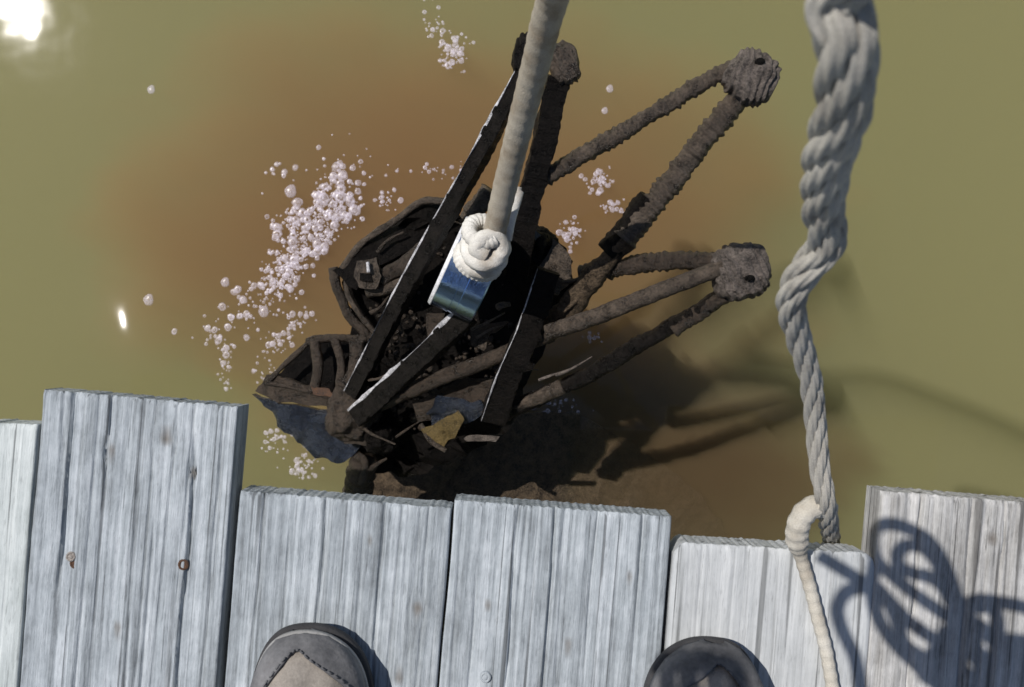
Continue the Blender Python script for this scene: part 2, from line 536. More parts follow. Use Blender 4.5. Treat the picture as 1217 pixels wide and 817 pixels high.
plank(4, 1049, 1296, (584, 604), M['wood_warm'], seed=14, relief=1.3, knots=((1092, 745, 6), (1180, 640, 7)),
      crack=((0.2, 0.0018, 0.003, -1, 0.3), (0.45, 0.002, 0.003, -1, 0.3), (0.6, 0.0016, 0.003, -1, 0.2)))
plank(5, 1304, 1556, (622, 642), M['wood'], seed=17, crack=((0.5, 0.003, 0.003, 0, 2),))
plank(6, 1563, 1815, (600, 622), M['wood'], seed=21)
for d in (0.16, 0.85, 1.6):                            # joists under the planks
    c = P(650, 660, 0) - V * d
    j = box('joist', (-1.2, -0.019, -TH - 0.18), (1.25, 0.019, -TH - 0.0045), M['wood'])
    j.matrix_world = Matrix.Translation((c.x, c.y, 0)) @ Matrix.Rotation(ANG, 4, 'Z')
    j.parent = dock; j.matrix_parent_inverse = dock.matrix_world.inverted()
for sx in (-0.95, 1.0):
    c = P(650, 660, 0) - V * 0.26 + U * sx
    path = [Vector((c.x, c.y, z)) for z in (-TH - 0.0045, -0.4, -0.9, -1.9)]
    v, f = sweep(spline(path, 12), lambda i, t, k, a: (0.09 * math.cos(a), 0.09 * math.sin(a)), 20)
    mesh_obj('pile', v, f, M['wood'], dock)

def screw(px, py, r, mat, z=0.0006, hole=False):
    c = P(px, py, 0.0)
    v, f = [], []
    n = 14
    prof = [(0, 0.3), (0.45, 0.3), (0.5, 0.05), (0.62, 0.05), (0.7, 0.6), (0.95, 0.4), (1.1, -1.2)] if not hole else [(0, -1.0), (0.6, -0.8), (0.8, 0.3), (1.1, -0.6)]
    for q, (rr, zz) in enumerate(prof):
        for k in range(n):
            a = 2 * math.pi * k / n
            v.append(c + Vector((rr * r * math.cos(a), rr * r * math.sin(a), z + zz * 0.0018)))
    for q in range(len(prof) - 1):
        for k in range(n):
            f.append((q * n + k, q * n + n + k, q * n + n + (k + 1) % n, q * n + (k + 1) % n))
    return mesh_obj('screw', v, f, mat, dock)
screw(84, 662, 0.0044, M['screw'], -0.0002)
screw(89, 670, 0.0052, M['rust'], -0.0013)
screw(217, 672, 0.0046, M['rust'], -0.0008, True)
screw(577, 805, 0.0050, M['wood'], 0.0006)

# ---------------------------------------------------------------- the scrap frame
frame = empty('scrap_frame', P(500, 420, WATER_Z), 'mud-caked dark metal frame with splayed double-bar legs, hauled out of the water', 'scrap metal')

def lumpy_bar(name, pts, wpx, mat, ribs=0.0, lump=0.12, seed=1, seg=18, taper=1.0, squash=1.0, step=0.0014):
    path = [P(*p) for p in pts]
    L = sum((path[i + 1] - path[i]).length for i in range(len(path) - 1))
    n = max(12, int(L / step))
    sp = spline(path, n)
    r0 = [S(wpx, q.z) / 2 for q in sp]
    rnd = random.Random(seed)
    rib = [0.0] * n
    i = 0
    while i < n:                                   # uneven ridges round the bar
        wv = rnd.choice((4, 5, 5, 6, 7))
        hgt = rnd.uniform(0.3, 1.0)
        for k in range(wv):
            if i + k < n: rib[i + k] = hgt * math.sin(math.pi * (k + 0.5) / wv)
        i += wv
    def ring(i, t, k, a):
        p = sp[i]
        q = noise.noise(Vector((p.x * 60 + seed * 7, p.y * 60, math.cos(a) * 1.3 + seed))) + 0.5 * noise.noise(Vector((p.x * 170, p.y * 170 + seed * 3, math.sin(a) * 2)))
        rr = r0[i] * (1 + (taper - 1) * t) * (0.92 + lump * q + ribs * (rib[i] * (0.7 + 0.6 * noise.noise(Vector((i * 0.37, a * 1.5, seed)))) - 0.3))
        return rr * math.cos(a), rr * math.sin(a) * squash
    v, f = sweep(sp, ring, seg)
    return mesh_obj(name, v, f, mat, frame)

def flat_bar(name, pts, wpx, thick, mat, tilt=0.0, seed=1, edge=None, parent=None):
    """rolled flat strip: wpx wide in the picture, thick metres deep; edge: pale strip painted as a wet sun glint on one edge, a sub-part"""
    path = [P(*p) for p in pts]
    n = max(10, int(sum((path[i + 1] - path[i]).length for i in range(len(path) - 1)) / 0.0028))
    sp = spline(path, n)
    prof = [(-1, -0.8), (-0.9, -1), (0.9, -1), (1, -0.8), (1, 0.8), (0.9, 1), (-0.9, 1), (-1, 0.8)]
    def mk(w0, off, th, zoff, wob):
        def ring(i, t, k, a):
            w = S(w0, sp[i].z) / 2
            q = wob * noise.noise(Vector((sp[i].x * 45, sp[i].y * 45 + seed * 5, k * 0.9))) + wob * 0.7 * noise.noise(Vector((sp[i].x * 170, sp[i].y * 170 + seed * 5, k * 1.7)))
            if wob > 0.3: w *= max(0.12, 0.75 + 1.6 * noise.noise(Vector((sp[i].x * 30 + seed, sp[i].y * 30, 3.3))))
            x, y = prof[k]
            return rot((x * w * (1 + q) + S(off, sp[i].z), y * th * 0.5 * (1 + q) + zoff), tilt)
        return sweep(sp, ring, 8)
    v, f = mk(wpx, 0, thick, 0, 0.22)
    o = mesh_obj(name, v, f, mat, parent or frame, False)
    if edge:
        side, ew = edge
        v, f = mk(ew, side * (wpx / 2 - ew * 0.2), 0.0025, thick * 0.5 - 0.0004, 0.5)
        mesh_obj('pale_glint', v, f, M['pale_glint'], o)
    return o

# tip A (top), double bar going down to the hub
flat_bar('leg_bar', [(626, 84, -0.14), (560, 205, -0.19), (490, 330, -0.25), (420, 468, -0.33)], 18, 0.016, M['metal_dark'], R(-16), 2, (1, 2.2))
flat_bar('leg_bar', [(664, 92, -0.15), (648, 160, -0.17), (625, 260, -0.22), (612, 330, -0.26)], 27, 0.02, M['metal_black'], R(10), 3)
# tip B (upper right)
lumpy_bar('leg_bar', [(880, 76, -0.155), (820, 108, -0.165), (735, 160, -0.18), (646, 212, -0.20)], 22, M['mud_grey'], 0.36, 0.2, 4)
lumpy_bar('leg_bar', [(888, 104, -0.165), (835, 168, -0.18), (775, 245, -0.20), (742, 285, -0.21)], 31, M['mud_grey'], 0.34, 0.2, 5)
lumpy_bar('leg_bar', [(748, 276, -0.213), (720, 312, -0.225), (690, 348, -0.235), (645, 400, -0.26)], 30, M['mud_brown'], 0.08, 0.30, 6)
lumpy_bar('mud_sleeve', [(772, 235, -0.2), (748, 270, -0.212), (722, 300, -0.222)], 33, M['metal_black'], 0.10, 0.25, 7)
# tip C (right)
lumpy_bar('leg_bar', [(872, 316, -0.18), (825, 310, -0.195), (770, 313, -0.215), (690, 326, -0.25)], 24, M['mud'], 0.34, 0.18, 8)
lumpy_bar('leg_bar', [(860, 318, -0.165), (800, 340, -0.18), (720, 372, -0.205), (650, 396, -0.225)], 22, M['mud_grey'], 0.06, 0.12, 9)
lumpy_bar('leg_bar', [(668, 390, -0.24), (590, 424, -0.265), (510, 455, -0.29), (425, 492, -0.33)], 20, M['mud'], 0.0, 0.12, 10)
lumpy_bar('leg_bar', [(876, 340, -0.185), (820, 376, -0.205), (762, 408, -0.225), (705, 443, -0.25), (650, 468, -0.28), (600, 490, -0.30)], 22, M['metal_dark'], 0.10, 0.22, 11)
lumpy_bar('mud_sleeve', [(872, 346, -0.183), (840, 366, -0.196), (800, 392, -0.21)], 20, M['mud'], 0.2, 0.25, 12)
lumpy_bar('mud_sleeve', [(668, 458, -0.262), (640, 473, -0.277), (598, 490, -0.296)], 24, M['mud_grey'], 0.05, 0.25, 13, taper=0.3)
# brace with a glint painted on its upper edge, running from under the magnet to the hub
flat_bar('brace_bar', [(556, 374, -0.235), (500, 428, -0.27), (424, 496, -0.325)], 24, 0.016, M['metal_dark'], R(-14), 14, (1, 4.0))
# dark upright strut
flat_bar('brace_bar', [(652, 322, -0.215), (628, 392, -0.235), (604, 448, -0.26), (586, 500, -0.29)], 29, 0.014, M['metal_black'], R(8), 15, (1, 1.6))

def knob(cx, cy, z, wpx, hpx, ang, mat, seed, hole=None, rib=30):
    c = P(cx, cy, z)
    rx, ry = S(wpx, z) / 2, S(hpx, z) / 2
    v, f = [], []
    nu, nv = 140, 72
    for j in range(nv + 1):
        th = math.pi * j / nv
        for i in range(nu):
            ph = 2 * math.pi * i / nu
            sx, sy, sz = math.sin(th) * math.cos(ph), math.sin(th) * math.sin(ph), math.cos(th)
            e = 0.72
            x = math.copysign(abs(sx) ** e, sx); y = math.copysign(abs(sy) ** e, sy); zz = math.copysign(abs(sz) ** e, sz)
            q = 1 + 0.09 * noise.noise(Vector((sx * 2.2 + seed, sy * 2.2, sz * 2.2))) + 0.045 * math.sin(rib * (sx * 0.9 + 0.35 * sy) + 2 * noise.noise(Vector((sx * 3, sy * 3, seed)))) + 0.03 * noise.noise(Vector((sx * 9, sy * 9, sz * 9 + seed)))
            a, b = rot((x * rx * q, y * ry * q), ang)
            v.append(c + Vector((a, b, zz * min(rx, ry) * 0.85 * q)))
    for j in range(nv):
        for i in range(nu):
            k = j * nu + i; l = j * nu + (i + 1) % nu
            f.append((k, k + nu, l + nu, l))
    o = mesh_obj('foot_cap', v, f, mat, frame)
    if hole:
        hx, hy = hole
        hp = P(hx, hy, z + min(rx, ry) * 0.80)
        path = [hp + Vector((0, 0, -0.006)), hp + Vector((0, 0, 0.0)), hp + Vector((0.001, 0, 0.004))]
        vv, ff = sweep(spline(path, 6), lambda i, t, k, a: (0.005 * math.cos(a), 0.0035 * math.sin(a)), 10, up=Vector((0, 1, 0)))
        mesh_obj('bolt', vv, ff, M['metal_black'], o)
    return o
knob(893, 93, -0.155, 60, 60, R(-35), M['mud_pale'], 1, (902, 74), 26)
knob(880, 323, -0.175, 66, 66, R(10), M['mud_pale'], 2, (890, 331), 26)
knob(628, 66, -0.14, 38, 50, R(-15), M['metal_dark'], 3, None, 16)
knob(670, 76, -0.145, 36, 50, R(15), M['mud_grey'], 4, None, 16)

def slab(name, pts, z, thick, mat, seed=1, warp=0.006, tilt=(0, 0), parent=None, bev=0.0015, sub=3):
    """bent sheet piece: outline in picture pixels, real thickness, warped surface"""
    bm = bmesh.new()
    cx = sum(p[0] for p in pts) / len(pts); cy = sum(p[1] for p in pts) / len(pts)
    vs = []
    for p in pts:
        zz = p[2] if len(p) > 2 else z + tilt[0] * (p[0] - cx) + tilt[1] * (p[1] - cy)
        vs.append(bm.verts.new(P(p[0], p[1], zz)))
    fc = bm.faces.new(vs)
    if fc.normal.z < 0: fc.normal_flip()
    bm.normal_update()
    if fc.normal.z < 0: bmesh.ops.reverse_faces(bm, faces=[fc])
    bmesh.ops.triangulate(bm, faces=bm.faces[:])
    bmesh.ops.subdivide_edges(bm, edges=bm.edges[:], cuts=sub, use_grid_fill=True)
    bmesh.ops.triangulate(bm, faces=[f for f in bm.faces if len(f.verts) > 4])
    for v in bm.verts:
        v.co.z += warp * noise.noise(Vector((v.co.x * 22 + seed, v.co.y * 22, seed * 2.0)))
        v.co.x += (warp * 0.4 + 0.0025) * noise.noise(Vector((v.co.x * 70, v.co.y * 70, seed)))
        v.co.y += (warp * 0.4 + 0.0025) * noise.noise(Vector((v.co.x * 70, v.co.y * 70, seed + 9)))
    g = bmesh.ops.extrude_face_region(bm, geom=bm.faces[:])
    for v in [e for e in g['geom'] if isinstance(e, bmesh.types.BMVert)]:
        v.co.z -= thick
    bmesh.ops.recalc_face_normals(bm, faces=bm.faces[:])
    me = bpy.data.meshes.new(name); bm.to_mesh(me); bm.free()
    me.materials.append(mat)
    o = bpy.data.objects.new(name, me); C.objects.link(o)
    p = parent or frame
    o.parent = p; o.matrix_parent_inverse = p.matrix_world.inverted()
    return o

# dark pan under the magnet and braces
slab('pan', [(408, 330, -0.35), (500, 244, -0.33), (545, 248, -0.33), (600, 270, -0.31), (668, 300, -0.30), (690, 345, -0.31), (650, 402, -0.33), (612, 500, -0.36),
             (560, 540, -0.40), (480, 570, -0.43), (430, 560, -0.43), (400, 470, -0.39), (420, 400, -0.37)], 0, 0.03, M['metal_black'], 4, 0.03, sub=5)
slab('sunken_shade_panel', [(432, 540, -0.575), (500, 505, -0.565), (600, 490, -0.58), (680, 490, -0.607), (750, 525, -0.618), (830, 585, -0.635), (870, 640, -0.65), (870, 740, -0.66), (700, 740, -0.615), (440, 740, -0.59)],
     0, 0.02, M['mud_brown'], 5, 0.014, sub=5)  # submerged muddy sheet, extended to deepen the dark shade by the planks
slab('side_plate', [(392, 322), (440, 280), (500, 242), (532, 240), (540, 262), (500, 290), (452, 318), (420, 345)], -0.325, 0.02, M['metal_black'], 6, 0.012, (0, 0.0001))
lumpy_bar('rim_bar', [(404, 322, -0.33), (432, 288, -0.32), (470, 262, -0.315), (502, 240, -0.31), (536, 240, -0.31)], 9, M['mud_grey'], 0.1, 0.3, 21, 10)
lumpy_bar('rim_bar', [(396, 318, -0.335), (402, 348, -0.34), (416, 376, -0.35), (440, 402, -0.355)], 13, M['mud'], 0.1, 0.3, 22, 12)
lumpy_bar('rim_bar', [(410, 322, -0.33), (414, 350, -0.335), (428, 374, -0.34), (446, 396, -0.35)], 8, M['mud_grey'], 0.1, 0.3, 23, 10)
lumpy_bar('cross_bar', [(452, 332, -0.30), (484, 312, -0.295), (522, 284, -0.29)], 22, M['mud'], 0.06, 0.22, 24, 14)
lumpy_bar('cross_bar', [(436, 348, -0.305), (470, 340, -0.30), (500, 330, -0.295)], 17, M['mud_grey'], 0.06, 0.22, 25, 14)
lumpy_bar('cross_bar', [(556, 262, -0.26), (572, 240, -0.25), (582, 226, -0.245)], 26, M['mud_grey'], 0.1, 0.3, 26, 14)

# small bracket with a bolt, left of centre
bk = slab('bracket', [(424, 312), (446, 306), (454, 330), (446, 344), (428, 342), (420, 328)], -0.285, 0.02, M['mud_grey'], 7, 0.004)
slab('bracket_hole', [(428, 326), (440, 325), (441, 334), (429, 335)], -0.2815, 0.004, M['metal_black'], 8, 0.001, parent=bk)
lumpy_bar('bolt', [(437, 312, -0.279), (438, 324, -0.277)], 5, M['pale_glint'], 0.1, 0.2, 27, 8)

# hub: cast joint where the bars come together, with its ribs and windows
def hub_blob(name, cx, cy, z, wpx, hpx, dz, mat, seed, ang=0.0, amp=0.22):
    c = P(cx, cy, z); rx, ry = S(wpx, z) / 2, S(hpx, z) / 2
    bm = bmesh.new()
    bmesh.ops.create_icosphere(bm, subdivisions=5, radius=1.0)
    for v in bm.verts:
        d = v.co.copy()
        q = 1 + amp * noise.noise(d * 1.8 + Vector((seed, 0, 0))) + amp * 0.55 * noise.noise(d * 4.5 + Vector((0, seed, 0))) + amp * 0.25 * noise.noise(d * 11 + Vector((0, 0, seed)))
        a, b = rot((d.x * rx * q, d.y * ry * q), ang)
        v.co = c + Vector((a, b, d.z * dz * q))
    me = bpy.data.meshes.new(name); bm.to_mesh(me); bm.free()
    me.shade_smooth(); me.materials.append(mat)
    o = bpy.data.objects.new(name, me); C.objects.link(o)
    o.parent = frame; o.matrix_parent_inverse = frame.matrix_world.inverted()
    return o
hub_blob('hub', 418, 490, -0.36, 66, 70, 0.035, M['mud'], 3.1, R(-25))
hub_blob('mud_lump', 452, 520, -0.37, 44, 40, 0.03, M['metal_black'], 5.3)
slab('wedge_plate', [(304, 466, -0.372), (318, 446, -0.360), (350, 452, -0.357), (392, 466, -0.352), (402, 486, -0.350), (330, 478, -0.364)], 0, 0.014, M['mud'], 9, 0.005)
slab('wedge_plate', [(303, 470, -0.375), (330, 480, -0.366), (402, 488, -0.353), (436, 520, -0.358), (412, 548, -0.385), (378, 545, -0.393), (340, 512, -0.388)], 0, 0.02, M['sky_sheen'], 10, 0.012, sub=5)
slab('tongue', [(402, 512, -0.345), (430, 506, -0.343), (462, 526, -0.347), (452, 532, -0.35), (412, 528, -0.35)], 0, 0.008, M['mud'], 11, 0.004)
slab('window_back', [(322, 452), (366, 408), (440, 402), (448, 440), (412, 470), (388, 468)], -0.395, 0.02, M['metal_black'], 12, 0.004)
lumpy_bar('hub_rib', [(318, 454, -0.362), (342, 430, -0.36), (366, 408, -0.358)], 7, M['mud'], 0.05, 0.3, 31, 10)
lumpy_bar('hub_rib', [(316, 455, -0.36), (352, 462, -0.356), (396, 474, -0.352)], 5, M['mud'], 0.05, 0.3, 32, 10)
lumpy_bar('hub_rib', [(364, 407, -0.358), (392, 402, -0.356), (436, 404, -0.352)], 11, M['mud'], 0.05, 0.3, 33, 10)
lumpy_bar('hub_rib', [(374, 406, -0.355), (378, 436, -0.355), (374, 466, -0.355)], 14, M['mud'], 0.03, 0.2, 34, 12)
lumpy_bar('hub_rib', [(398, 404, -0.352), (406, 434, -0.352), (404, 462, -0.352)], 12, M['mud'], 0.03, 0.2, 35, 12)
lumpy_bar('hub_rib', [(424, 404, -0.35), (424, 430, -0.35), (414, 464, -0.35)], 20, M['mud'], 0.03, 0.2, 36, 12)
slab('rust_patch', [(368, 460), (392, 462), (400, 474), (372, 470)], -0.348, 0.004, M['rust'], 13, 0.002)

# ribbed stub that goes down under the dock, with a broken twig of wire
lumpy_bar('threaded_stub', [(434, 544, -0.385), (428, 570, -0.41), (424, 598, -0.46), (421, 640, -0.62)], 36, M['mud'], 0.3, 0.08, 41, 24, step=0.0035)
lumpy_bar('wire', [(430, 575, -0.385), (434, 552, -0.375), (424, 540, -0.37)], 12, M['mud'], 0.0, 0.3, 42, 10)
lumpy_bar('wire', [(434, 562, -0.38), (448, 552, -0.374), (460, 545, -0.37)], 9, M['mud'], 0.0, 0.3, 43, 10, taper=0.3)

# mud lumps right of the magnet
slab('mud_lump', [(638, 322, -0.262), (660, 286, -0.258), (676, 300, -0.262), (676, 330, -0.266), (664, 348, -0.268), (652, 344, -0.266)], 0, 0.03, M['mud_grey'], 15, 0.008)
slab('metal_cap', [(612, 282, -0.25), (634, 272, -0.25), (642, 280, -0.252), (628, 296, -0.254), (614, 294, -0.254)], 0, 0.012, M['sky_sheen'], 16, 0.004)
hub_blob('mud_lump', 640, 300, -0.29, 56, 60, 0.03, M['metal_black'], 8.2, 0.3)
slab('mud_lump', [(556, 392, -0.272), (580, 382, -0.268), (606, 384, -0.266), (584, 400, -0.27), (574, 416, -0.275), (560, 414, -0.275)], 0, 0.02, M['mud_grey'], 17, 0.010)
slab('panel_scrap', [(506, 372), (530, 374), (528, 400), (508, 404)], -0.285, 0.006, M['mud'], 18, 0.003)

# torn bracket with an ochre leaf and a slab coloured as its blue highlights
slab('torn_bracket', [(488, 480, -0.315), (552, 448, -0.30), (592, 452, -0.298), (578, 490, -0.31), (540, 484, -0.315), (516, 500, -0.32), (498, 502, -0.325)], 0, 0.008, M['mud'], 19, 0.008)
slab('blue_glint_slab', [(506, 486, -0.312), (524, 474, -0.305), (570, 476, -0.303), (574, 496, -0.312), (548, 500, -0.318), (514, 508, -0.322)], 0, 0.004, M['sky_sheen'], 20, 0.014, sub=5)  # blue highlights of the bracket, put into a slab's colour
slab('leaf', [(500, 512, -0.318), (528, 500, -0.306), (544, 488, -0.302), (550, 502, -0.306), (540, 520, -0.314), (528, 532, -0.32), (512, 526, -0.32)], 0, 0.002, M['ochre'], 21, 0.006)
lumpy_bar('leaf_stem', [(500, 504, -0.322), (512, 524, -0.32), (530, 536, -0.318)], 7, M['mud_grey'], 0.0, 0.25, 44, 8)
slab('bright_sliver', [(550, 520), (568, 516), (594, 519), (590, 524), (556, 525)], -0.33, 0.003, M['mud_pale'], 22, 0.002)

# weed, twigs and crumbs of mud caught in the middle of the frame
rc = random.Random(5)
for (x0, y0, x1, y1, z, wd, mt) in ((636, 352, 646, 372, -0.225, 3.5, 'mud_pale'), (622, 376, 630, 352, -0.235, 4, 'mud_pale'), (592, 366, 606, 362, -0.26, 8, 'mud_pale'), (440, 372, 462, 352, -0.30, 6, 'mud'), (470, 372, 480, 398, -0.29, 4, 'mud_grey'),
        (446, 440, 452, 412, -0.31, 5, 'mud'), (438, 452, 470, 440, -0.31, 4, 'mud_grey'), (560, 392, 600, 372, -0.262, 5, 'mud_pale'), (566, 402, 602, 386, -0.265, 4, 'mud_pale'), (470, 520, 500, 500, -0.33, 4, 'mud'),
        (600, 430, 640, 440, -0.29, 3, 'mud_grey'), (612, 470, 600, 440, -0.285, 3, 'mud'), (690, 352, 668, 372, -0.228, 7, 'mud_brown'), (700, 322, 668, 336, -0.24, 9, 'mud'), (520, 262, 552, 268, -0.3, 5, 'mud'), (448, 300, 480, 276, -0.31, 5, 'mud'),
        (420, 500, 470, 528, -0.34, 5, 'mud_grey'), (400, 452, 430, 470, -0.335, 6, 'mud'), (640, 452, 676, 440, -0.25, 4, 'mud_pale'), (660, 446, 704, 424, -0.246, 5, 'mud_pale')):
    mx_, my_ = (x0 + x1) / 2 + rc.uniform(-4, 4), (y0 + y1) / 2 + rc.uniform(-4, 4)
    lumpy_bar('weed_strand', [(x0, y0, z), (mx_, my_, z + 0.003), (x1, y1, z - 0.002)], wd, M[mt], 0.05, 0.4, int(x0), 8, taper=rc.uniform(0.3, 0.8))
v, f = [], []
def inside(x, y, poly):
    c_ = False
    for q in range(len(poly)):
        (x0, y0), (x1, y1) = poly[q - 1], poly[q]
        if (y0 > y) != (y1 > y) and x < (x1 - x0) * (y - y0) / (y1 - y0) + x0: c_ = not c_
    return c_
for _ in range(420):
    px_, py_ = rc.gauss(530, 75), rc.gauss(410, 65)
    if not inside(px_, py_, [(440, 330), (500, 270), (600, 290), (660, 330), (630, 400), (590, 490), (480, 540), (440, 480), (440, 410)]): continue
    zz = -0.352 + 0.02 * rc.random() - 0.0004 * max(0, py_ - 450)
    r_ = S(rc.uniform(1.2, 4.5), zz)
    b0 = len(v); c = P(px_, py_, zz)
    n_ = 6
    for k in range(n_):
        a = 2 * math.pi * k / n_
        v.append(c + Vector((math.cos(a) * r_ * rc.uniform(0.6, 1.3), math.sin(a) * r_ * rc.uniform(0.6, 1.3), 0)))
    v.append(c + Vector((0, 0, r_ * 0.8))); v.append(c - Vector((0, 0, r_ * 1.5)))
    for k in range(n_):
        f.append((b0 + k, b0 + (k + 1) % n_, b0 + n_)); f.append((b0 + (k + 1) % n_, b0 + k, b0 + n_ + 1))
tag(mesh_obj('mud_crumbs', v, f, M['mud'], frame), kind='stuff')

# ---------------------------------------------------------------- magnet
MZ = -0.155
rimc = P(551, 330, MZ)                                  # middle of the rim that faces up
ax = (P(566, 371, MZ) - P(511, 346, MZ)).normalized()    # axle direction of the disc
ax = (ax + Vector((0, 0, -0.09))).normalized()
upv = (P(575, 275, MZ + 0.03) - P(537, 360, MZ - 0.02)).normalized()
upv = (upv - ax * upv.dot(ax)).normalized()
third = ax.cross(upv)
RAD, HALF = 0.052, S(57, MZ) / 2
# rim direction that faces the camera
facing = Vector((0, 0, 1)); facing = (facing - ax * facing.dot(ax)).normalized()
mcen = rimc - facing * RAD + Vector((0.008, 0.010, 0))
magnet = empty('fishing_magnet', mcen - Vector((0, 0, RAD)), 'shiny nickel-plated disc magnet gripping the scrap frame under the white knot', 'magnet')
def turned(name, prof, mat, parent, seg=96):
    b1 = facing; b2 = ax.cross(b1).normalized()
    v, f = [], []
    for x, r in prof:
        for k in range(seg):
            a = 2 * math.pi * k / seg
            v.append(mcen + ax * x + (b1 * math.cos(a) + b2 * math.sin(a)) * r)
    for q in range(len(prof) - 1):
        for k in range(seg):
            f.append((q * seg + k, q * seg + (k + 1) % seg, (q + 1) * seg + (k + 1) % seg, (q + 1) * seg + k))
    f.append(tuple(range(seg))[::-1]); f.append(tuple((len(prof) - 1) * seg + k for k in range(seg)))
    o = mesh_obj(name, v, f, mat, parent)
    bev = o.modifiers.new('es', 'EDGE_SPLIT'); bev.split_angle = R(35)
    return o
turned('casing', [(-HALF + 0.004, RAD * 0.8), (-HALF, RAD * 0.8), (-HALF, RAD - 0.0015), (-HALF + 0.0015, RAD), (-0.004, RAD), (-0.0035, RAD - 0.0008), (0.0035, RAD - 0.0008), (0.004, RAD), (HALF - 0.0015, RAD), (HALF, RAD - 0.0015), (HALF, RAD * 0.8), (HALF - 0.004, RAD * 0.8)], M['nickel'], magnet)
turned('face_ring', [(-HALF - 0.0012, RAD * 0.84), (-HALF - 0.0022, RAD * 0.86), (-HALF - 0.0022, RAD - 0.0012), (-HALF + 0.0012, RAD + 0.0008), (-HALF + 0.002, RAD + 0.0006), (-HALF + 0.0022, RAD * 0.9)], M['bright_plate'], magnet)
turned('pole_plate', [(-HALF + 0.0035, RAD * 0.78), (HALF - 0.0035, RAD * 0.78)], M['metal_dark'], magnet)
eye_b = P(578, 296, MZ + 0.004)
# eye bolt on the rim
ring_c = eye_b + Vector((0, 0, 0.012))
path = [ring_c + Vector((0.014 * math.cos(a), 0.004 * math.sin(a), 0.014 * math.sin(a))) for a in [2 * math.pi * k / 32 for k in range(33)]]
v, f = sweep(path, lambda i, t, k, a: (0.004 * math.cos(a), 0.004 * math.sin(a)), 12, False)
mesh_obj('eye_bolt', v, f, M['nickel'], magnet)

# ---------------------------------------------------------------- ropes
def strands(name, path, rad, n, pitch, mat, parent, sr=0.56, yarns=5, seg=30):
    """n laid strands twisted round the path, each one a part with its own yarns"""
    npt = len(path)
    fr = frames(path)
    L = 0
    ph = []
    for i in range(npt):
        if i: L += (path[i] - path[i - 1]).length
        ph.append(L)
    for s in range(n):
        cl = []
        for i in range(npt):
            _, a, b = fr[i]
            r_ = rad(ph[i]) if callable(rad) else rad
            th = 2 * math.pi * (s / n + ph[i] / pitch)
            cl.append(path[i] + (a * math.cos(th) + b * math.sin(th)) * r_ * (1 - sr) * 1.05)
        def ring(i, t, k, a):
            r_ = (rad(ph[i]) if callable(rad) else rad) * sr
            q = r_ * (1 + 0.15 * math.cos(yarns * (a + ph[i] * 2 * math.pi / (pitch * 0.9))) + 0.05 * noise.noise(Vector((i * 0.35, a * 2, s * 7))))
            return q * math.cos(a), q * math.sin(a)
        v, f = sweep(cl, ring, seg)
        mesh_obj(name, v, f, mat, parent)

# right-hand mooring rope: from the held coil down to the dock edge, over it and across the boards
HAND = Vector((-0.06, 0.03, 0.97))
rp = [HAND + Vector((0.02, 0.0, 0.0)), Vector((0.14, 0.10, 1.0)), Vector((0.21, 0.16, 0.82)), Vector((0.165, 0.165, 0.62)), P(1014, -40, 0.475), P(1006, 40, 0.45), P(1003, 120, 0.41), P(984, 190, 0.36), P(978, 250, 0.31), P(982, 290, 0.28), P(952, 328, 0.25), P(940, 362, 0.22),
      P(950, 405, 0.18), P(963, 450, 0.14), P(969, 500, 0.10), P(974, 555, 0.068), P(981, 594, 0.046), P(984, 622, 0.0), P(988, 640, -0.06), P(986, 652, -0.11)]
rope = empty('mooring_rope', P(981, 640, -0.1), 'thick pale twisted rope hanging kinked in front of the open water', 'rope')
rsp = spline(rp, 560)
def ease(t, a, b):
    t = min(1, max(0, (t - a) / (b - a)))
    return t * t * (3 - 2 * t)
rlen = [0]
for i_ in range(1, len(rsp)): rlen.append(rlen[-1] + (rsp[i_] - rsp[i_ - 1]).length)
def rope_r(s):
    k_ = min(len(rlen) - 1, bisect.bisect_left(rlen, s))
    p = rsp[k_]
    return 0.0080 + 0.0048 * ease(p.z, 0.12, 0.42)
strands('strand', rsp, rope_r, 5, -0.16, M['rope'], rope, 0.43, 6)

# thin cream line that curls up over the plank end and lies across the board
dl = empty('deck_line', P(954, 668, 0.0), 'cream braided line curling over the plank end beside the hanging rope', 'rope')
dp = spline([P(990, 640, -0.10), P(989, 618, -0.02), P(982, 604, 0.022), P(966, 603, 0.034), P(952, 616, 0.034), P(947, 638, 0.024), P(952, 662, 0.0095), P(962, 696, 0.0062), P(972, 735, 0.0062), P(984, 785, 0.0062), P(990, 850, 0.0062), P(972, 950, 0.0062), P(930, 1090, 0.0062)], 360)
dlen = [0]
for i_ in range(1, len(dp)): dlen.append(dlen[-1] + (dp[i_] - dp[i_ - 1]).length)
def dring(i, t, k, a):
    u = dlen[i]
    r_ = (0.0056 + 0.0040 * ease(dp[i].z, 0.008, 0.022)) * (1 + 0.10 * math.cos(5 * a + u * 2 * math.pi / 0.02) * math.cos(5 * a - u * 2 * math.pi / 0.02))
    return r_ * math.cos(a), r_ * math.sin(a)
v, f = sweep(dp, dring, 24)
mesh_obj('braided_cover', v, f, M['rope_cream'], dl)

